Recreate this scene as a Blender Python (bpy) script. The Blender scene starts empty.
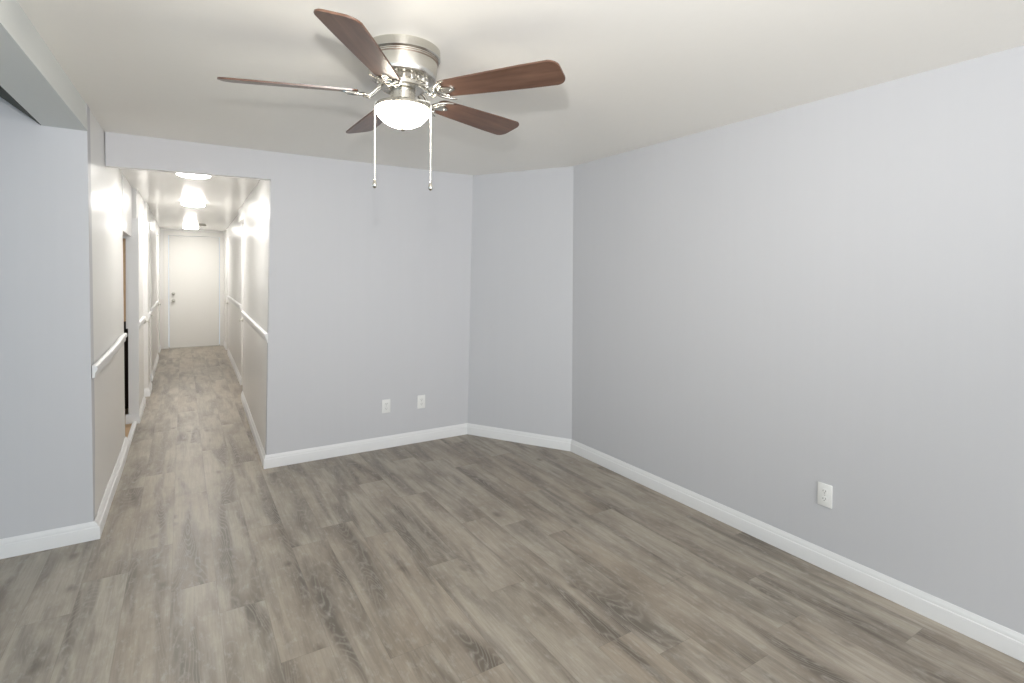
import bpy, bmesh, math, random
from mathutils import Vector, Matrix, Euler
C = bpy.context.scene.collection
sc = bpy.context.scene
PI = math.pi
random.seed(4)

# ------------------------------------------------------------------ camera
cam_d = bpy.data.cameras.new('camera'); cam = bpy.data.objects.new('camera', cam_d); C.objects.link(cam)
YAW, PITCH, ROLL, CH = .5575, .0182, .0084, 1.4921
fwd0 = Vector((math.sin(YAW), math.cos(YAW), 0)); rt0 = Vector((math.cos(YAW), -math.sin(YAW), 0)); up0 = Vector((0, 0, 1))
fw = fwd0*math.cos(PITCH) - up0*math.sin(PITCH); u1 = up0*math.cos(PITCH) + fwd0*math.sin(PITCH)
rt = rt0*math.cos(ROLL) + u1*math.sin(ROLL); up = u1*math.cos(ROLL) - rt0*math.sin(ROLL)
m = Matrix((rt, up, -fw)).transposed().to_4x4(); m.translation = Vector((0, 0, CH)); cam.matrix_world = m
cam_d.sensor_width = 36; cam_d.sensor_fit = 'HORIZONTAL'; cam_d.lens = 36*527.863/1024
cam_d.shift_y = -(341.5-283.33)/1024; cam_d.clip_start = .05
sc.camera = cam
sc.view_settings.view_transform = 'Standard'; sc.view_settings.look = 'None'
sc.view_settings.gamma = 1; sc.view_settings.use_curve_mapping = False
sc.view_settings.exposure = 0.0

# ------------------------------------------------------------------ world + lights
w = bpy.data.worlds.new('world'); sc.world = w; w.use_nodes = True
w.node_tree.nodes['Background'].inputs[0].default_value = (.75, .87, 1, 1)
w.node_tree.nodes['Background'].inputs[1].default_value = 1.0

def area(name, loc, direction, sx, sy, power, col):
    l = bpy.data.lights.new(name, 'AREA'); l.shape = 'RECTANGLE'; l.size = sx; l.size_y = sy
    l.energy = power; l.color = col
    o = bpy.data.objects.new(name, l); C.objects.link(o); o.location = loc
    o.rotation_euler = Vector(direction).to_track_quat('-Z', 'Y').to_euler()
    return o
# daylight entering through the windows of the rear wall and of the side room
area('daylight_rear_window', (1.0, -2.62, 1.35), (0, 1, .02), 3.0, 1.7, 101, (.975, .985, 1))
area('daylight_side_window', (-3.43, 1.0, 1.35), (1, 0, 0), 3.2, 1.5, 15, (.28, .72, 1))
# the flash held above the camera
fl = bpy.data.lights.new('camera_flash', 'SPOT'); fl.energy = 180; fl.shadow_soft_size = .03; fl.color = (1, .985, .965)
fl.spot_size = math.radians(140); fl.spot_blend = .9
flo = bpy.data.objects.new('camera_flash', fl); C.objects.link(flo); flo.location = (.03, .12, 1.8)
flo.rotation_euler = Vector((.46, .66, .50)).to_track_quat('-Z', 'Y').to_euler()

# ------------------------------------------------------------------ helpers
def obj(name, bm, mat, parent=None, smooth=False, angle=None):
    bmesh.ops.recalc_face_normals(bm, faces=bm.faces[:])
    me = bpy.data.meshes.new(name); bm.to_mesh(me); bm.free()
    for mt in (mat if isinstance(mat, (list, tuple)) else [mat]): me.materials.append(mt)
    if smooth:
        for p in me.polygons: p.use_smooth = True
        if angle: me.set_sharp_from_angle(angle=math.radians(angle))
    o = bpy.data.objects.new(name, me); C.objects.link(o)
    if parent: o.parent = parent
    return o
def struct(name, bm, mat, **k):
    o = obj(name, bm, mat, **k)
    if not k.get('parent'): o['kind'] = 'structure'
    return o
def thing(name, label, cat, loc=(0, 0, 0), rz=0, group=None):
    o = bpy.data.objects.new(name, None); C.objects.link(o); o.empty_display_size = .1
    o.location = loc; o.rotation_euler = (0, 0, rz); o['label'] = label; o['category'] = cat
    if group: o['group'] = group
    return o
def box(bm, x0, x1, y0, y1, z0, z1, bevel=0, mi=0):
    b = bmesh.new()
    vs = [b.verts.new((x, y, z)) for x in (x0, x1) for y in (y0, y1) for z in (z0, z1)]
    for f in ((0, 1, 3, 2), (4, 6, 7, 5), (0, 4, 5, 1), (2, 3, 7, 6), (0, 2, 6, 4), (1, 5, 7, 3)):
        b.faces.new([vs[i] for i in f])
    bmesh.ops.recalc_face_normals(b, faces=b.faces[:])
    if bevel: bmesh.ops.bevel(b, geom=b.edges[:], offset=bevel, segments=2, affect='EDGES', profile=.5)
    for f in b.faces: f.material_index = mi
    merge(bm, b)
def merge(bm, b, mat=None):
    me = bpy.data.meshes.new('t'); b.to_mesh(me); b.free()
    if mat is not None: me.transform(mat)
    bm.from_mesh(me); bpy.data.meshes.remove(me)
def loft(bm, rings, closed=True, caps=True, mi=0):
    vs = [[bm.verts.new(p) for p in r] for r in rings]
    n = len(rings[0])
    for a, b in zip(vs, vs[1:]):
        for i in range(n if closed else n-1):
            f = bm.faces.new((a[i], a[(i+1) % n], b[(i+1) % n], b[i])); f.material_index = mi
    if caps:
        bm.faces.new(vs[0][::-1]).material_index = mi; bm.faces.new(vs[-1]).material_index = mi
def lathe(bm, prof, seg=48, center=(0, 0, 0), mi=0):
    cx, cy, cz = center
    rings = []
    for r, z in prof:
        rings.append([(cx+max(r, 1e-5)*math.cos(2*PI*i/seg), cy+max(r, 1e-5)*math.sin(2*PI*i/seg), cz+z) for i in range(seg)])
    loft(bm, rings, caps=True, mi=mi)
def tube(bm, pts, rad, seg=8, flat=1.0):
    pts = [Vector(p) for p in pts]; rings = []
    for i, p in enumerate(pts):
        t = (pts[min(i+1, len(pts)-1)] - pts[max(i-1, 0)]).normalized()
        a = t.cross(Vector((0, 0, 1)))
        if a.length < .05: a = Vector((1, 0, 0))
        a.normalize(); b = t.cross(a).normalized()
        r = rad[i] if isinstance(rad, (list, tuple)) else rad
        rings.append([tuple(p + a*(r*math.cos(2*PI*k/seg)) + b*(r*flat*math.sin(2*PI*k/seg))) for k in range(seg)])
    loft(bm, rings)
def quad_solid(bm, front, d):
    """a planar-ish polygon given as 3-D points, thickened by vector d"""
    a = [bm.verts.new(p) for p in front]; b = [bm.verts.new(Vector(p)+Vector(d)) for p in front]
    n = len(a)
    bm.faces.new(a); bm.faces.new(b[::-1])
    for i in range(n): bm.faces.new((a[i], b[i], b[(i+1) % n], a[(i+1) % n]))
def wall_patch(b0, b1, t0, t1, d, nu=10, nv=8):
    """wall between two corner lines (bottom, top may differ a little: old walls are not plumb)"""
    bm = bmesh.new(); b0, b1, t0, t1, d = map(Vector, (b0, b1, t0, t1, d))
    P = lambda u, v: (b0.lerp(b1, u)).lerp(t0.lerp(t1, u), v)
    g = [[bm.verts.new(P(i/nu, j/nv)) for j in range(nv+1)] for i in range(nu+1)]
    h = [[bm.verts.new(P(i/nu, j/nv)+d) for j in range(nv+1)] for i in range(nu+1)]
    for i in range(nu):
        for j in range(nv):
            bm.faces.new((g[i][j], g[i+1][j], g[i+1][j+1], g[i][j+1]))
            bm.faces.new((h[i][j], h[i][j+1], h[i+1][j+1], h[i+1][j]))
    for i in range(nu):
        bm.faces.new((g[i][0], h[i][0], h[i+1][0], g[i+1][0])); bm.faces.new((g[i][nv], g[i+1][nv], h[i+1][nv], h[i][nv]))
    for j in range(nv):
        bm.faces.new((g[0][j], g[0][j+1], h[0][j+1], h[0][j])); bm.faces.new((g[nu][j], h[nu][j], h[nu][j+1], g[nu][j+1]))
    return bm
def sweep(bm, path, prof, z=None):
    """profile (offset into room, height) mitred along a plan path; room on the LEFT of the path direction.
    path points may be (x,y) or (x,y,z)"""
    P = [Vector(p[:2]) for p in path]; rings = []
    for i, p in enumerate(P):
        d0 = (p-P[i-1]).normalized() if i > 0 else None
        d1 = (P[i+1]-p).normalized() if i < len(P)-1 else None
        if d0 is None: d0 = d1
        if d1 is None: d1 = d0
        n0 = Vector((-d0.y, d0.x)); n1 = Vector((-d1.y, d1.x))
        n = (n0+n1).normalized(); k = 1/max(.3, n.dot(n0))
        zz = path[i][2] if len(path[i]) > 2 else 0
        rings.append([(p.x+n.x*k*o, p.y+n.y*k*o, zz+h) for o, h in prof])
    loft(bm, rings)

# ------------------------------------------------------------------ materials
def mat(name, col, rough=.5, metal=0, spec=.5):
    mt = bpy.data.materials.new(name); mt.use_nodes = True; b = mt.node_tree.nodes['Principled BSDF']
    b.inputs['Base Color'].default_value = (*col, 1); b.inputs['Roughness'].default_value = rough
    b.inputs['Metallic'].default_value = metal; b.inputs['Specular IOR Level'].default_value = spec
    return mt
class N:
    def __init__(s, mt): s.t = mt.node_tree; s.b = s.t.nodes['Principled BSDF']
    def n(s, typ, **k):
        nd = s.t.nodes.new(typ)
        for a, v in k.items(): setattr(nd, a, v)
        return nd
    def l(s, a, b): s.t.links.new(a, b)
    def math(s, op, a, b=None, clamp=False):
        nd = s.n('ShaderNodeMath', operation=op); nd.use_clamp = clamp
        for i, v in enumerate((a, b)):
            if v is None: continue
            if isinstance(v, (int, float)): nd.inputs[i].default_value = v
            else: s.l(v, nd.inputs[i])
        return nd.outputs[0]
    def comb(s, x, y, z=0):
        nd = s.n('ShaderNodeCombineXYZ')
        for i, v in enumerate((x, y, z)):
            if isinstance(v, (int, float)): nd.inputs[i].default_value = v
            else: s.l(v, nd.inputs[i])
        return nd.outputs[0]
    def noise(s, vec, scale, detail=2, rough=.5, dist=0):
        nd = s.n('ShaderNodeTexNoise'); nd.inputs['Scale'].default_value = scale; nd.inputs['Detail'].default_value = detail
        nd.inputs['Roughness'].default_value = rough; nd.inputs['Distortion'].default_value = dist
        if vec is not None: s.l(vec, nd.inputs['Vector'])
        return nd.outputs[0]
    def ramp(s, v, stops):
        nd = s.n('ShaderNodeValToRGB'); e = nd.color_ramp.elements
        while len(e) < len(stops): e.new(.5)
        for el, (p, c) in zip(e, stops): el.position = p; el.color = (*c, 1) if len(c) == 3 else c
        s.l(v, nd.inputs[0]); return nd.outputs[0]
    def mix(s, f, a, b, typ='MIX'):
        nd = s.n('ShaderNodeMix', data_type='RGBA', blend_type=typ)
        for i, v in ((0, f), (6, a), (7, b)):
            if isinstance(v, (int, float)): nd.inputs[i].default_value = v
            elif isinstance(v, tuple): nd.inputs[i].default_value = (*v, 1)
            else: s.l(v, nd.inputs[i])
        return nd.outputs[2]
    def bump(s, h, strength, dist=.01):
        nd = s.n('ShaderNodeBump'); nd.inputs['Strength'].default_value = strength; nd.inputs['Distance'].default_value = dist
        s.l(h, nd.inputs['Height']); s.l(nd.outputs[0], s.b.inputs['Normal'])

def paint(name, col, rough, wav=.0, wscale=(1.5, 1.5, .6), var=.012, spec=.5):
    """painted board: faint vertical grain of the old panelling under the paint, slight unevenness"""
    mt = mat(name, col, rough, spec=spec); g = N(mt)
    pos = g.n('ShaderNodeNewGeometry').outputs['Position']
    mp = g.n('ShaderNodeMapping'); g.l(pos, mp.inputs[0]); mp.inputs['Scale'].default_value = (26, 26, .7)
    fine = g.noise(mp.outputs[0], 1, 3, .6)
    c = g.mix(g.math('MULTIPLY', fine, 1.0), tuple(v*(1-var) for v in col), tuple(min(1, v*(1+var)) for v in col))
    g.l(c, g.b.inputs['Base Color'])
    mp2 = g.n('ShaderNodeMapping'); g.l(pos, mp2.inputs[0]); mp2.inputs['Scale'].default_value = wscale
    h = g.math('ADD', g.math('MULTIPLY', g.noise(mp2.outputs[0], 1, 1), wav), g.math('MULTIPLY', fine, .02))
    g.bump(h, .5, .02)
    return mt
M = {}
M['wall'] = paint('wall_paint_pale_blue_grey', (.595, .597, .617), .5, .15)
M['ceiling'] = paint('ceiling_paint_warm_white', (.91, .89, .84), .45, .15, (1.2, 1.2, 1.2), .01)
M['beam'] = paint('beam_paint_grey_white', (.70, .72, .70), .5, .1)
M['white'] = paint('trim_paint_white', (.80, .80, .80), .35, .0, var=.005)
M['hall_ceiling'] = paint('hall_ceiling_gloss_white', (.90, .885, .86), .17, .14, (2.2, .5, 1), .01)
M['door'] = paint('door_paint_white', (.78, .77, .74), .4, .0, var=.005)
M['dark'] = mat('painted_shade_panel', (.055, .06, .045), .8)  # shade of the unlit ceiling slope, put in as a dark colour
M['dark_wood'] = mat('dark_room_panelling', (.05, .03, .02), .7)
M['plate'] = mat('outlet_white_plastic', (.84, .84, .82), .35)
M['slot'] = mat('outlet_slot_dark', (.12, .12, .12), .6)
M['nickel'] = mat('brushed_nickel', (.62, .60, .55), .27, 1)
g_ = N(M['nickel']); tn = g_.n('ShaderNodeTangent'); tn.direction_type = 'RADIAL'; tn.axis = 'Z'
g_.l(tn.outputs[0], g_.b.inputs['Tangent']); g_.b.inputs['Anisotropic'].default_value = .65
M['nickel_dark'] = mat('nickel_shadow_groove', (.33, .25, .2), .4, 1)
M['chain'] = mat('pull_cord_white', (.85, .84, .78), .35)
M['steel'] = mat('door_hardware_satin', (.55, .54, .5), .35, 1)
M['grey_plastic'] = mat('smoke_alarm_plastic', (.62, .6, .55), .5)
def two_tone():
    mt = mat('hall_wall_gloss_two_tone', (.8, .8, .8), .33); g = N(mt)
    pos = g.n('ShaderNodeNewGeometry').outputs['Position']
    sep = g.n('ShaderNodeSeparateXYZ'); g.l(pos, sep.inputs[0])
    lim = g.math('GREATER_THAN', sep.outputs[2], .955)
    c = g.mix(lim, (.77, .75, .725), (.79, .785, .77))
    # vertical grooves of the wainscot boards below the chair rail
    gr = g.math('GREATER_THAN', g.math('FRACT', g.math('MULTIPLY', sep.outputs[1], 5.0)), .96)
    gr = g.math('MULTIPLY', gr, g.math('SUBTRACT', 1, lim))
    c = g.mix(g.math('MULTIPLY', gr, .06), c, (.35, .33, .3)); g.l(c, g.b.inputs['Base Color'])
    mp = g.n('ShaderNodeMapping'); g.l(pos, mp.inputs[0]); mp.inputs['Scale'].default_value = (3, 3, .6)
    g.bump(g.math('MULTIPLY', g.noise(mp.outputs[0], 1, 1), .45), .5, .02)
    return mt
M['hall'] = two_tone()
def glow(name, col, s):
    mt = mat(name, (.9, .9, .88), .3); b = mt.node_tree.nodes['Principled BSDF']
    b.inputs['Emission Color'].default_value = (*col, 1); b.inputs['Emission Strength'].default_value = s
    return mt
M['fan_glass'] = glow('fan_lamp_frosted_glass', (1, .92, .78), 58)
M['hall_glass'] = glow('hall_lamp_frosted_glass', (1, .975, .93), 155)
M['hall_rim'] = glow('hall_lamp_rim_glass', (1, .98, .935), 9)
M['hall_glass_dim'] = glow('hall_lamp_dim_frosted_glass', (1, .975, .925), 74)

def floor_mat():
    mt = mat('grey_oak_plank_floor', (.3, .28, .25), .42); g = N(mt)
    pos = g.n('ShaderNodeNewGeometry').outputs['Position']
    sep = g.n('ShaderNodeSeparateXYZ'); g.l(pos, sep.inputs[0]); X, Y = sep.outputs[0], sep.outputs[1]
    PW, PL = .182, 1.22
    xr = g.math('DIVIDE', g.math('ADD', X, 20.07), PW); row = g.math('FLOOR', xr); fx = g.math('SUBTRACT', xr, row)
    wn = g.n('ShaderNodeTexWhiteNoise', noise_dimensions='1D'); g.l(row, wn.inputs['W'])
    yr = g.math('ADD', g.math('DIVIDE', g.math('ADD', Y, 20), PL), g.math('MULTIPLY', wn.outputs['Value'], 7.3))
    col = g.math('FLOOR', yr); fy = g.math('SUBTRACT', yr, col)
    w2 = g.n('ShaderNodeTexWhiteNoise', noise_dimensions='2D'); g.l(g.comb(row, col), w2.inputs['Vector'])
    rnd = w2.outputs['Value']; rc = g.n('ShaderNodeSeparateXYZ'); g.l(w2.outputs['Color'], rc.inputs[0])
    # per-plank shifted coordinates
    ox = g.math('ADD', X, g.math('MULTIPLY', rnd, 37)); oy = g.math('ADD', Y, g.math('MULTIPLY', rc.outputs[1], 53))
    # low field whose contours are the cathedral figure
    warp = g.noise(g.comb(g.math('MULTIPLY', ox, 9), g.math('MULTIPLY', oy, 7), 1.0), 1, 2, .5)
    field = g.noise(g.comb(g.math('MULTIPLY', ox, 6.5), g.math('MULTIPLY', oy, .95)), 1, 1.0, .4, .2)
    field = g.math('ADD', field, g.math('MULTIPLY', warp, .035))
    rings = g.math('ADD', g.math('MULTIPLY', g.math('SINE', g.math('MULTIPLY', field, 210)), .5), .5)
    # long dark heart streaks, and cloudy tone running over the boards
    blot = g.noise(g.comb(g.math('MULTIPLY', ox, 8.5), g.math('MULTIPLY', oy, 1.0), 4.0), 1, 3, .55, .5)
    streak = g.math('MULTIPLY', g.math('SUBTRACT', blot, .47), 5.0, True)
    big = g.noise(g.comb(g.math('MULTIPLY', ox, 3.0), g.math('MULTIPLY', oy, 1.6), 9.0), 1, 3)
    fine = g.noise(g.comb(g.math('MULTIPLY', ox, 110), g.math('MULTIPLY', oy, 4.0)), 1, 4, .7)
    fine2 = g.noise(g.comb(g.math('MULTIPLY', ox, 38), g.math('MULTIPLY', oy, 14), 2), 1, 4, .7)
    mid = g.noise(g.comb(g.math('MULTIPLY', ox, 22), g.math('MULTIPLY', oy, 2.2), 5), 1, 3, .6)
    base = g.ramp(rnd, [(0, (.350, .294, .230)), (.35, (.378, .326, .262)), (.7, (.398, .354, .292)), (1, (.362, .318, .258))])
    c = g.mix(g.math('MULTIPLY', g.math('SUBTRACT', big, .42), 2.2, True), base, (.465, .420, .355))
    cloud = g.noise(g.comb(g.math('MULTIPLY', ox, 5.0), g.math('MULTIPLY', oy, 2.0), 17.0), 1, 4, .6)
    c = g.mix(g.math('MULTIPLY', g.math('SUBTRACT', cloud, .45), 3.2, True), c, (.195, .158, .120))
    c = g.mix(g.math('MULTIPLY', g.math('SUBTRACT', mid, .48), 2.2, True), c, (.235, .200, .165))
    c = g.mix(g.math('MULTIPLY', streak, .86), c, (.100, .082, .065))
    ringm = g.math('MULTIPLY', g.math('POWER', rings, 4.0), g.math('MULTIPLY', streak, .42))
    c = g.mix(ringm, c, (.40, .37, .32))
    c = g.mix(g.math('MULTIPLY', g.math('SUBTRACT', fine, .42), 2.0, True), c, g.mix(.55, c, (.14, .12, .10)))
    c = g.mix(g.math('MULTIPLY', g.math('SUBTRACT', fine2, .52), 2.2, True), c, (.47, .45, .405))
    # knots and short cross cracks
    vor = g.n('ShaderNodeTexVoronoi'); vor.inputs['Scale'].default_value = 1
    g.l(g.comb(g.math('MULTIPLY', ox, 6.5), g.math('ADD', g.math('MULTIPLY', oy, 4.2), g.math('MULTIPLY', warp, .6))), vor.inputs['Vector'])
    kn = g.math('SUBTRACT', 1, g.math('MULTIPLY', vor.outputs['Distance'], 5.0), True)
    vs = g.n('ShaderNodeSeparateXYZ'); g.l(vor.outputs['Color'], vs.inputs[0])
    kn = g.math('MULTIPLY', kn, g.math('GREATER_THAN', vs.outputs[0], .60))
    c = g.mix(g.math('MULTIPLY', kn, .75), c, (.085, .068, .054))
    # seams
    ex = g.math('MINIMUM', fx, g.math('SUBTRACT', 1, fx)); ey = g.math('MINIMUM', fy, g.math('SUBTRACT', 1, fy))
    sx = g.math('LESS_THAN', ex, .007); sy = g.math('LESS_THAN', ey, .0012)
    seam = g.math('MAXIMUM', sx, sy)
    c = g.mix(g.math('MULTIPLY', seam, .26), c, (.11, .095, .08)); g.l(c, g.b.inputs['Base Color'])
    g.bump(g.math('SUBTRACT', g.math('MULTIPLY', fine, .15), seam), .12, .002)
    g.l(g.math('ADD', g.math('MULTIPLY', fine2, .18), .30), g.b.inputs['Roughness'])
    return mt
M['floor'] = floor_mat()
def wood_mat(name, a, b, rough=.35, sc_=(2.5, 26, 26)):
    mt = mat(name, a, rough); g = N(mt)
    tc = g.n('ShaderNodeTexCoord').outputs['Object']
    mp = g.n('ShaderNodeMapping'); g.l(tc, mp.inputs[0]); mp.inputs['Scale'].default_value = sc_
    n = g.noise(mp.outputs[0], 1, 4, .6, .6)
    c = g.ramp(n, [(.25, a), (.5, tuple((x+y)/2 for x, y in zip(a, b))), (.72, b)]); g.l(c, g.b.inputs['Base Color'])
    return mt
M['blade'] = wood_mat('fan_blade_walnut', (.070, .034, .022), (.165, .090, .060), .32)
M['oak'] = wood_mat('side_room_honey_oak', (.55, .36, .20), (.66, .46, .28), .5, (10, 1.5, 10))

# ------------------------------------------------------------------ room shell
H = 2.4; YB = 4.363; XR = 2.782; YL = 3.686; HC = 2.295; YE = 12.05; REAR = -2.7; LEFT = -3.5
def pl(name, x0, x1, y0, y1, z0, z1, mt):
    bm = bmesh.new(); box(bm, x0, x1, y0, y1, z0, z1); return struct(name, bm, mt)
pl('floor', LEFT-.2, XR+.2, REAR-.2, YE+.3, -.1, 0, M['floor'])
bm = bmesh.new()
quad_solid(bm, [(-.62, REAR-.1, H), (XR+.1, REAR-.1, H), (XR+.1, YB+.1, H), (-.55, YB+.1, H)], (0, 0, .1))
struct('ceiling', bm, M['ceiling'])
# right wall, angled corner wall, back wall
struct('wall_right', wall_patch((XR, REAR, 0), (XR, 3.487, 0), (XR+.003, REAR, H), (2.783, 3.504, H), (.12, 0, 0)), M['wall'], smooth=True, angle=30)
struct('wall_corner', wall_patch((XR, 3.487, 0), (2.2436, YB, 0), (2.783, 3.504, H), (2.284, YB, H), (.10, .08, 0)), M['wall'], smooth=True, angle=30)
bm = bmesh.new()
quad_solid(bm, [(.533, YB, 0), (2.2436, YB, 0), (2.284, YB, H), (-.43, YB, H), (-.43, YB, 2.178), (.566, YB, 2.191)], (0, .07, 0))
bm.normal_update()
for f in bm.faces:
    c_ = f.calc_center_median()
    if abs(f.normal.y) < .5 and 2.1 < c_.z < 2.25: f.material_index = 1
struct('wall_back', bm, [M['wall'], M['white']])
# left wall (faces the camera; shared with the side room under the beam)
bm = bmesh.new()
quad_solid(bm, [(LEFT, YL, 0), (-.4235, YL, 0), (-.441, YL, 2.25), (-.447, YL, 2.75), (LEFT, YL, 2.75)], (0, .11, 0))
struct('wall_left', bm, M['wall'])
# rear part of the room, behind the camera, with its daylight windows
bm = bmesh.new()
for a in ((-3.6, -.6, 0, 2.75), (-.6, 2.95, 0, .45), (-.6, 2.95, 2.2, 2.75), (2.6, 2.95, .45, 2.2)): box(bm, a[0], a[1], REAR-.12, REAR, a[2], a[3])
struct('wall_rear', bm, M['wall'])
bm = bmesh.new()
for a in ((REAR, -.7, 0, 2.75), (2.7, YL+.1, 0, 2.75), (-.7, 2.7, 0, .55), (-.7, 2.7, 2.15, 2.75)): box(bm, LEFT-.12, LEFT, a[0], a[1], a[2], a[3])
struct('wall_side', bm, M['wall'])
def window(name, axis, at, a0, a1, z0, z1, cols):
    bm = bmesh.new(); t = .05
    def bar(p0, p1, q0, q1):
        if axis == 'x': box(bm, p0, p1, at-.09, at-.03, q0, q1)
        else: box(bm, at-.09, at-.03, p0, p1, q0, q1)
    bar(a0, a1, z0, z0+t); bar(a0, a1, z1-t, z1)
    for i in range(cols+1):
        c = a0+(a1-a0)*i/cols; bar(max(a0, c-t/2), min(a1, c+t/2), z0, z1)
    struct(name, bm, M['white'])
window('window_1', 'x', REAR, -.6, 2.6, .45, 2.2, 3)
window('window_2', 'y', LEFT, -.7, 2.7, .55, 2.15, 3)
# beam between the two rooms (runs slightly askew)
bm = bmesh.new()
def bx(y, side): # side 0 = right bottom, 1 = left bottom, 2 right top
    return (-.438-.0245*(YL-y), -.629-.0140*(YL-y), -.447-.022*(YL-y))[side]
rings = []
for y in (YL, 2.2, .6, -1, REAR):
    rings.append([(bx(y, 1), y, 2.252), (bx(y, 0), y, 2.250), (bx(y, 2), y, H+.02), (bx(y, 1), y, 2.8)])
loft(bm, rings)
struct('trim_1', bm, M['beam'])
# side-room ceiling: sloped panel rising from the beam, its shade painted dark, then flat
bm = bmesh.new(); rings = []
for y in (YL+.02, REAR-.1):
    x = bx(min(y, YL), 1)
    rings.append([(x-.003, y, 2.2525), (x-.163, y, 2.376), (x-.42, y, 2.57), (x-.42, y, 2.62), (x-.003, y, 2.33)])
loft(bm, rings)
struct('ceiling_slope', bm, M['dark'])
pl('ceiling_side', LEFT-.1, -1.0, REAR-.1, YL+.1, 2.56, 2.66, M['ceiling'])

# ------------------------------------------------------------------ hallway
def wall_strip(name, path, ztop, d, mt=None):
    """hall wall along plan points with bottom x / top x"""
    bm = bmesh.new(); rings = []
    for (xb, xt, y) in path:
        rings.append([(xb, y, 0), (xb+(xt-xb)*.5, y, ztop/2), (xt, y, ztop), (xt+d, y, ztop), (xb+d, y, 0)])
    loft(bm, rings); return struct(name, bm, mt or M['hall'])
# left side, first stretch up to the doorless opening
wall_strip('wall_hall_left_near', [(-.424, -.447, YL+.0005), (-.420, -.437, 4.2), (-.413, -.430, 4.7), (-.411, -.427, 5.1), (-.414, -.428, 5.45)], H, -.11)
wall_strip('wall_hall_left_middle', [(-.376, -.385, 6.335), (-.372, -.38, 7.15)], HC, -.076)
wall_strip('wall_hall_left_pilaster', [(-.350, -.36, 7.57), (-.350, -.36, 8.05)], HC, -.14)
wall_strip('wall_hall_left_far', [(-.366, -.37, 8.60), (-.366, -.37, 10.7)], HC, -.12)
wall_strip('wall_hall_left_end', [(-.372, -.372, 11.5), (-.372, -.372, YE)], HC, -.12)
wall_strip('wall_hall_right_near', [(.531, .570, YB+.06), (.587, .605, 6.87)], HC+.1, .12)
wall_strip('wall_hall_right_middle', [(.650, .655, 7.74), (.692, .70, 10.75)], HC, .12)
wall_strip('wall_hall_right_end', [(.700, .70, 11.35), (.700, .70, YE)], HC, .12)
# heads over the side openings
for nm, a in (('wall_head_left_near', (-.54, -.42, 5.45, 6.3, 1.82, HC)), ('wall_head_left_middle', (-.5, -.385, 7.15, 7.57, 2.15, HC)),
              ('wall_head_left_far', (-.5, -.375, 8.05, 8.6, 2.12, HC)), ('wall_head_left_end', (-.5, -.378, 10.7, 11.5, 2.12, HC)),
              ('wall_head_right_near', (.615, .75, 6.87, 7.74, 2.13, HC)), ('wall_head_right_far', (.71, .82, 10.75, 11.35, 2.13, HC))):
    pl(nm, *a, M['hall'])
# closed doors set back in the side openings
n = 1
def side_door(x0, x1, y0, y1, z1, side, name):
    e = bpy.data.objects.new(name, None); C.objects.link(e); e.location = ((x0+x1)/2, (y0+y1)/2, 0); e['kind'] = 'structure'
    bm = bmesh.new(); box(bm, x0-e.location.x, x1-e.location.x, y0-e.location.y, y1-e.location.y, .008, z1)
    s = 1 if side == 'L' else -1
    fx = (x1 if side == 'L' else x0) - e.location.x; w_ = y1-y0
    for (za, zb) in ((.2, .85), (1.0, z1-.16)):
        box(bm, min(fx, fx+s*.006), max(fx, fx+s*.006), -w_/2+.1, w_/2-.1, za, zb, .003)
    obj('door_leaf', bm, M['door'], e)
    bm = bmesh.new(); lathe(bm, [(0, 0), (.022, .004), (.027, .02), (.018, .035), (.008, .04), (.008, .06), (.02, .062), (.02, .066), (0, .067)][::-1], 16)
    k = obj('door_knob', bm, M['steel'], e, smooth=True); k.location = (fx+s*.062, -w_/2+.06, .92); k.rotation_euler = (0, s*PI/2 * -1 + PI, 0)
side_door(-.50, -.455, 7.15, 7.57, 2.15, 'L', 'door_2')
side_door(-.50, -.455, 8.05, 8.60, 2.12, 'L', 'door_3')
side_door(-.49, -.445, 10.7, 11.5, 2.12, 'L', 'door_4')
side_door(.69, .735, 6.87, 7.74, 2.13, 'R', 'door_5')
side_door(.77, .815, 10.75, 11.35, 2.13, 'R', 'door_6')
# small room behind the open doorway
pl('floor_side_room', -2.2, -.417, 4.6, 7.0, .0, .006, M['oak'])
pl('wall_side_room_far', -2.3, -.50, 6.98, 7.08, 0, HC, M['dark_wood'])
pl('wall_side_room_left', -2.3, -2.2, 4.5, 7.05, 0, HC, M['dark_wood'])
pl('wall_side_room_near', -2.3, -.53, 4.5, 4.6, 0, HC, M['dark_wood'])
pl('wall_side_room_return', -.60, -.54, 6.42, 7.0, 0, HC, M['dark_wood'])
# strip of threshold board across the opening
bm = bmesh.new(); box(bm, -.418, -.383, 5.45, 6.3, 0, .028, .004); struct('trim_2', bm, M['white'])
# casing on the far side of the opening
bm = bmesh.new(); box(bm, -.452, -.366, 6.286, 6.33, 0, 2.0, .003); box(bm, -.468, -.45, 6.283, 6.33, .93, 2.0, .002); box(bm, -.495, -.468, 6.283, 6.33, 1.80, 2.0, .002); struct('trim_3', bm, M['white'])
bm = bmesh.new(); box(bm, -.495, -.469, 6.29, 6.33, 1.0, 1.80, .002); struct('trim_10', bm, M['oak'])
# ceiling and end wall
pl('ceiling_hall', -2.3, 1.0, YB+.06, YE+.1, HC, HC+.1, M['hall_ceiling'])
bm = bmesh.new()
quad_solid(bm, [(-.6, YE, 0), (-.285, YE, 0), (-.285, YE, 2.195), (.665, YE, 2.195), (.665, YE, 0), (.9, YE, 0), (.9, YE, HC+.05), (-.6, YE, HC+.05)], (0, .12, 0))
struct('wall_end', bm, M['hall'])
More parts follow.
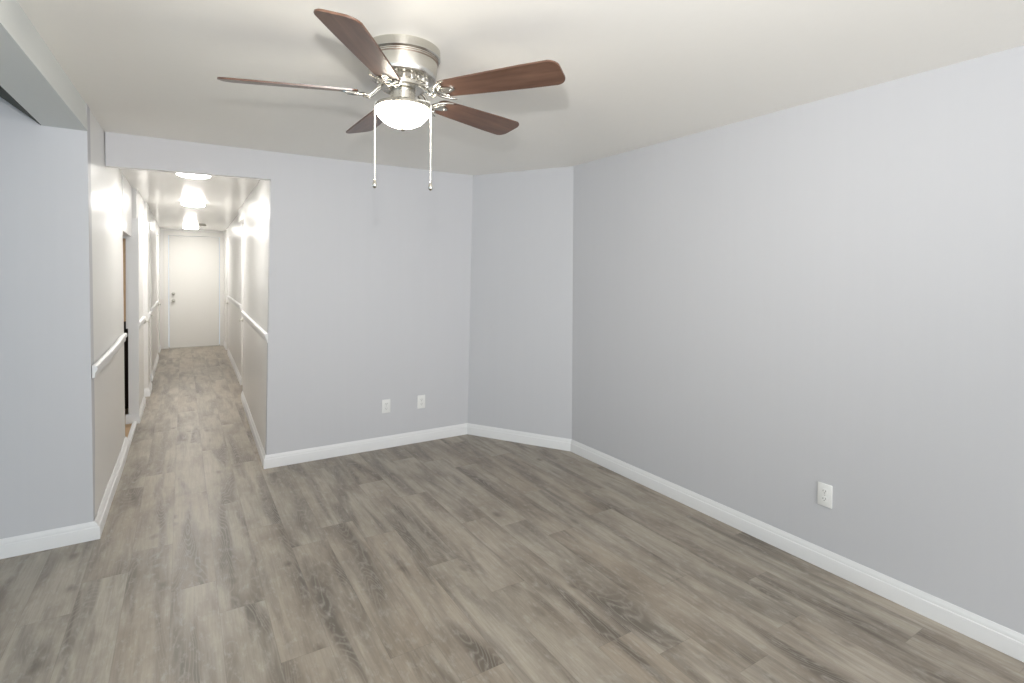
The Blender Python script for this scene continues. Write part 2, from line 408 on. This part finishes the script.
# end door
e = bpy.data.objects.new('door_1', None); C.objects.link(e); e.location = (.195, YE+.03, 0); e['kind'] = 'structure'
bm = bmesh.new(); box(bm, -.422, .422, 0, .045, .012, 2.168, .003)
obj('door_leaf', bm, M['door'], e)
bm = bmesh.new()
for s in (-1, 1): box(bm, min(s*.43, s*.505), max(s*.43, s*.505), -.048, .05, 0, 2.185, .004)
box(bm, -.505, .505, -.048, .05, 2.172, 2.255, .004); obj('door_frame', bm, M['door'], e)
for nm, z, r in (('deadbolt', 1.054, .030), ('door_knob', .919, .033)):
    bm = bmesh.new(); lathe(bm, [(0, 0), (r, 0), (r, .006), (.012, .008), (.012, .03), (r*.85, .036), (r*.85, .052), (r*.5, .06), (0, .062)], 20)
    k = obj(nm, bm, M['steel'], e, smooth=True, angle=40); k.location = (-.353, 0, z); k.rotation_euler = (PI/2, 0, 0)
bm = bmesh.new(); box(bm, -.42, .42, -.02, .05, 0, .012, .003); obj('threshold', bm, M['steel'], e)

# ------------------------------------------------------------------ baseboards and chair rails
BP = [(0, 0), (.016, 0), (.016, .062), (.0145, .068), (.011, .071), (.0105, .079), (.008, .086), (.0045, .094), (.003, .099), (0, .099)]
def bb(name, path, flip=False):
    bm = bmesh.new(); sweep(bm, path, BP); struct(name, bm, M['white'], smooth=True, angle=25)

# room stays on the left of each path
def seg(name, path): bb(name, path)
def offpath_mitre(p_prev, p, p_next): return [p_prev, p, p_next]
def bb_part(name, full, i0, i1):
    """one stretch of a mitred run: build the whole run's rings, keep those between i0 and i1"""
    P = [Vector(p) for p in full]; rings = []
    for i in range(i0, i1+1):
        p = P[i]
        d0 = (p-P[i-1]).normalized() if i > 0 else (P[i+1]-p).normalized()
        d1 = (P[i+1]-p).normalized() if i < len(P)-1 else d0
        n0 = Vector((-d0.y, d0.x)); n1 = Vector((-d1.y, d1.x)); nn = (n0+n1).normalized(); k = 1/max(.3, nn.dot(n0))
        rings.append([(p.x+nn.x*k*o, p.y+nn.y*k*o, h) for o, h in BP])
    bm = bmesh.new(); loft(bm, rings); struct(name, bm, M['white'], smooth=True, angle=25)
run = [(XR, REAR), (XR, 3.487), (2.2436, YB), (.531, YB), (.587, 6.87)]
bb_part('baseboard_right', run, 0, 1); bb_part('baseboard_corner', run, 1, 2); bb_part('baseboard_back', run, 2, 3); bb_part('baseboard_hall_right', run, 3, 4)
# left side: the hallway run is a thicker, shoed board; it meets the room's board at the corner
hp = [(-.414, 5.45), (-.411, 5.1), (-.413, 4.7), (-.420, 4.2)]
corner = lambda o: (-.422+o*1.75, YL-o)
bm = bmesh.new(); loft(bm, [[(x+o*1.75, y, h) for o, h in BP] for x, y in hp] + [[(*corner(o), h) for o, h in BP]]); struct('baseboard_hall_left', bm, M['white'], smooth=True, angle=25)
bm = bmesh.new(); loft(bm, [[(*corner(o), h) for o, h in BP], [(LEFT, YL-o, h) for o, h in BP]]); struct('baseboard_left', bm, M['white'], smooth=True, angle=25)
bb('baseboard_hall_left_middle', [(-.40, 7.15), (-.372, 7.15), (-.376, 6.286), (-.475, 6.286)][1:])
bb('baseboard_hall_left_pilaster', [(-.350, 8.05), (-.350, 7.57), (-.45, 7.57)])
bb('baseboard_hall_left_far', [(-.366, 10.7), (-.366, 8.60), (-.45, 8.60)])
bb('baseboard_hall_left_end', [(-.372, YE), (-.372, 11.5)])
bb('baseboard_hall_right_middle', [(.650, 7.74), (.692, 10.75)])
bb('baseboard_hall_right_end', [(.700, 11.35), (.700, YE)])
RP = [(0, -.034), (.010, -.034), (.013, -.026), (.013, -.008), (.022, .004), (.024, .016), (.022, .03), (.012, .036), (0, .036)]
def rail(name, path):
    bm = bmesh.new(); sweep(bm, path, RP); struct(name, bm, M['white'], smooth=True, angle=25)
rail('trim_4', [(-.42, 5.45, .935), (-.413, 5.1, .95), (-.409, 4.7, .945), (-.416, 4.2, .935), (-.427, YL+.002, .93)])
rail('trim_5', [(-.376, 7.15, .95), (-.380, 6.335, .95)])
rail('trim_6', [(-.368, 10.7, .95), (-.368, 8.6, .95)])
rail('trim_7', [(.552, YB+.01, .985), (.594, 6.87, 1.0)])
rail('trim_8', [(.653, 7.74, 1.02), (.695, 10.75, 1.02)])
rail('trim_9', [(-.353, 8.05, .95), (-.353, 7.57, .95)])

# ------------------------------------------------------------------ hall ceiling lamps
def hall_lamp(x, y, label, glass='hall_glass'):
    t = thing('ceiling_lamp', label, 'ceiling light', (x, y, HC), 0, 'round flush lamps on the hallway ceiling')
    bm = bmesh.new(); lathe(bm, [(0, 0), (.108, 0), (.112, -.004), (.112, -.009), (0, -.009)], 40); obj('base_ring', bm, M['white'], t, smooth=True, angle=40)
    bm = bmesh.new(); lathe(bm, [(.108, -.009), (.118, -.011), (.119, -.030), (.118, -.041), (.1125, -.0425), (.1125, -.039), (.108, -.038)], 40); obj('rim_glass', bm, M['hall_rim'], t, smooth=True, angle=40)
    bm = bmesh.new(); lathe(bm, [(.112, -.040), (.108, -.046), (.085, -.051), (.05, -.054), (0, -.055)], 40); obj('glass_dome', bm, M[glass], t, smooth=True)
    return t
hall_lamp(.075, 4.93, 'lit round flush lamp in the hallway mostly hidden behind the opening header', 'hall_glass_dim')
hall_lamp(.105, 7.15, 'lit round flush lamp on the hallway ceiling, larger of the two seen whole')
hall_lamp(.120, 11.0, 'lit round flush lamp on the hallway ceiling nearest the white end door')
t = thing('smoke_alarm', 'small round off-white smoke alarm on the hallway ceiling by the far lamp', 'smoke alarm', (.285, 10.55, HC))
bm = bmesh.new(); lathe(bm, [(0, 0), (.062, 0), (.064, -.012), (.058, -.026), (.04, -.032), (.038, -.029), (.02, -.029), (.018, -.033), (0, -.034)], 32); obj('alarm_cover', bm, M['grey_plastic'], t, smooth=True, angle=35)
bm = bmesh.new(); box(bm, .02, .03, -.004, .004, -.034, -.030); obj('test_button', bm, M['slot'], t)

# ------------------------------------------------------------------ wall outlets
def outlet(loc, rz, label):
    """faces local -y"""
    t = thing('wall_outlet', label, 'electrical outlet', loc, rz, 'white duplex outlets low on the walls')
    bm = bmesh.new(); box(bm, -.036, .036, -.007, 0, -.058, .058, .0025); obj('cover_plate', bm, M['plate'], t, smooth=True, angle=40)
    for s in (-1, 1):
        bm = bmesh.new()
        ring = []
        for k in range(24):
            a = 2*PI*k/24; ring.append((max(-.0135, min(.0135, .0175*math.cos(a))), s*.0195+.0145*math.sin(a)))
        loft(bm, [[(x, y, z) for x, z in ring] for y in (-.0065, -.0095)])
        r = obj('receptacle', bm, M['plate'], t)
        bm = bmesh.new()
        for sx in (-1, 1): box(bm, sx*.0063-.0011, sx*.0063+.0011, -.0100, -.009, s*.0195-.0015, s*.0195+.007)
        b = bmesh.new(); lathe(b, [(0, 0), (.0024, 0), (.0024, .001), (0, .001)], 10); merge(bm, b, Matrix.Translation((0, -.009, s*.0195-.0075)) @ Matrix.Rotation(PI/2, 4, 'X'))
        obj('socket_slots', bm, M['slot'], r)
    bm = bmesh.new(); b = bmesh.new(); lathe(b, [(0, 0), (.003, 0), (.0026, .0012), (0, .0014)], 12); merge(bm, b, Matrix.Translation((0, -.007, 0)) @ Matrix.Rotation(PI/2, 4, 'X'))
    obj('screw', bm, M['steel'], t)
    return t
outlet((1.466, YB, .356), 0, 'white duplex outlet low on the back wall, left one of the pair')
outlet((1.784, YB, .355), 0, 'white duplex outlet low on the back wall, the one nearer the angled corner')
outlet((XR, 1.420, .376), -PI/2, 'white duplex outlet alone on the long right wall')

# ------------------------------------------------------------------ ceiling fan
FX, FY = .764, 2.079
fan = thing('ceiling_fan', 'brushed nickel ceiling fan with five dark walnut blades and a lit bowl lamp', 'ceiling fan', (FX, FY, H))
# motor housing (flush mount)
bm = bmesh.new()
lathe(bm, [(0, 0), (.146, 0), (.150, -.004), (.151, -.036), (.147, -.041), (.143, -.042), (.1425, -.047), (.141, -.0475), (.1405, -.054), (.139, -.0545),
           (.1385, -.075), (.1355, -.100), (.133, -.116), (.129, -.121), (.104, -.124), (.100, -.130), (.095, -.139), (0, -.139)], 72)
hs = obj('motor_housing', bm, M['nickel'], fan, smooth=True, angle=35)
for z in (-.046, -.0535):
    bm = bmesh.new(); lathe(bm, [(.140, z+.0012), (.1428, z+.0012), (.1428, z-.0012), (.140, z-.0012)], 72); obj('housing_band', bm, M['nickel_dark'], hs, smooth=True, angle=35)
# flywheel with cooling vents
bm = bmesh.new(); lathe(bm, [(0, -.139), (.088, -.139), (.092, -.143), (.092, -.158), (.086, -.163), (0, -.163)], 48)
for k in range(20):
    a = 2*PI*k/20; b = bmesh.new(); box(b, .086, .104, -.005, .005, -.146, -.128, .002); merge(bm, b, Matrix.Rotation(a, 4, 'Z'))
obj('flywheel', bm, M['nickel'], fan, smooth=True, angle=35)
bm = bmesh.new(); lathe(bm, [(0, -.163), (.046, -.163), (.050, -.167), (.050, -.205), (.056, -.212), (.060, -.222), (0, -.222)], 40)
sw = obj('switch_housing', bm, M['nickel'], fan, smooth=True, angle=35)
bm = bmesh.new(); lathe(bm, [(0, -.218), (.060, -.218), (.095, -.222), (.107, -.226), (.110, -.231), (.110, -.240), (.106, -.242), (0, -.242)], 56)
obj('fitter_pan', bm, M['nickel'], fan, smooth=True, angle=35)
bm = bmesh.new(); pr = [(.1075, -.240)]
for k in range(1, 13):
    a = PI/2*k/12; pr.append((.1075*math.cos(a), -.240-.076*math.sin(a)))
lathe(bm, pr, 56); obj('glass_bowl', bm, M['fan_glass'], fan, smooth=True)
bm = bmesh.new(); lathe(bm, [(0, -.316), (.009, -.317), (.011, -.322), (.006, -.328), (0, -.330)], 16); obj('finial', bm, M['nickel'], fan, smooth=True)
# blades
ZB = 2.219-H; R0, R1 = .175, .685; TILT = math.radians(-14)
def blade_outline():
    pts = []; L = R1-R0
    def hw(x):  # half width along the blade
        t = (x-R0)/L; return .050 + .022*min(1, t*1.25)
    rc = .022
    for k in range(7):
        a = PI/2*k/6; pts.append((R0+rc-rc*math.cos(a), hw(R0)-rc+rc*math.sin(a)))
    for t in (.25, .5, .7): x = R0+L*t; pts.append((x, hw(x)))
    re_ = .042; we = hw(R1)
    for k in range(9):
        a = PI/2*k/8; pts.append((R1-re_+re_*math.sin(a)*.85 + .0, we-re_+re_*math.cos(a)))
    return pts + [(x, -y) for x, y in pts[::-1]]
first = {}
for k in range(5):
    ang = -2.211 - k*2*PI/5
    if not first:
        bm = bmesh.new(); o_ = blade_outline()
        loft(bm, [[(x, y, z) for x, y in o_] for z in (-.0035, .0035)])
        bmesh.ops.bevel(bm, geom=[e_ for e_ in bm.edges if abs(e_.verts[0].co.z-e_.verts[1].co.z) < 1e-6 and len(e_.link_faces) == 2 and any(len(f.verts) > 4 for f in e_.link_faces)], offset=.0012, segments=1, affect='EDGES')
        b_ = obj('blade', bm, M['blade'], fan); b_.location = (0, 0, ZB)
        # blade arm: curved neck, crescent cradle and a pad with screws
        bm = bmesh.new()
        for s in (-1, 1):
            tube(bm, [(.080, s*.012, -.155), (.100, s*.014, -.166), (.118, s*.014, -.186), (.135, s*.012, -.199), (.158, s*.010, ZB-.012)], [.0055, .006, .006, .006, .006], 8)
        R = Matrix.Rotation(TILT, 4, 'X'); T = Matrix.Translation((0, 0, ZB)) @ R
        b = bmesh.new()
        arc = []
        for j in range(15):
            a = -1.25 + 2.5*j/14; arc.append((.252-.098*math.cos(a)*1.0, .062*math.sin(a)/math.sin(1.25), -.0105))
        tube(b, arc, [.003+.0035*math.sin(PI*j/14) for j in range(15)], 8)
        arc = []
        for j in range(11):
            a = -1.1 + 2.2*j/10; arc.append((.222-.05*math.cos(a), .034*math.sin(a)/math.sin(1.1), -.0105))
        tube(b, arc, [.003+.0025*math.sin(PI*j/10) for j in range(11)], 8)
        ring = [(.150+.045*(1-math.cos(2*PI*j/24)), .020*math.sin(2*PI*j/24)*(1+.25*math.cos(2*PI*j/24)), 0) for j in range(24)]
        loft(b, [[(x, y, z) for x, y, _ in ring] for z in (-.0085, -.0035)])
        merge(bm, b, T)
        a_ = obj('blade_arm', bm, M['nickel'], fan, smooth=True, angle=50)
        ss = []
        for (x, y) in ((.222, 0), (.190, .036), (.190, -.036)):
            bm = bmesh.new(); b = bmesh.new(); lathe(b, [(0, -.0135), (.0045, -.012), (.0055, -.0085), (.0055, -.0035), (0, -.0035)], 12); merge(bm, b, T @ Matrix.Translation((x, y, 0)))
            ss.append(obj('screw', bm, M['steel'], a_, smooth=True))
        first = dict(b=b_, a=a_, s=ss)
    else:
        b_ = first['b'].copy(); a_ = first['a'].copy(); C.objects.link(b_); C.objects.link(a_)
        for q in first['s']:
            s_ = q.copy(); C.objects.link(s_); s_.parent = a_
    b_.rotation_euler = (Matrix.Rotation(ang, 4, 'Z') @ Matrix.Rotation(TILT, 4, 'X')).to_euler()
    a_.rotation_euler = (0, 0, ang)
# pull chains on either side of the bowl
for (x, y, zt, zb_) in ((.667, 2.139, 2.170, 1.846), (.856, 2.022, 2.170, 1.838)):
    dx, dy = x-FX, y-FY; d = math.hypot(dx, dy); ux, uy = dx/d, dy/d; L = .1145
    bm = bmesh.new()
    tube(bm, [(ux*.050, uy*.050, -.200), (ux*.080, uy*.080, -.2035), (ux*.110, uy*.110, -.210), (ux*L, uy*L, -.224), (ux*L, uy*L, -.30), (ux*L, uy*L, zb_-H+.025)], .0024, 6)
    z = -.226
    while z > zb_-H+.03:
        b = bmesh.new(); bmesh.ops.create_icosphere(b, subdivisions=1, radius=.0034); merge(bm, b, Matrix.Translation((ux*L, uy*L, z))); z -= .0085
    c_ = obj('pull_chain', bm, M['chain'], fan, smooth=True)
    bm = bmesh.new(); lathe(bm, [(0, .030), (.003, .029), (.0045, .022), (.008, .012), (.0095, .002), (.007, -.006), (0, -.009)], 16, (ux*L, uy*L, zb_-H))
    obj('pull_fob', bm, M['nickel'], c_, smooth=True)
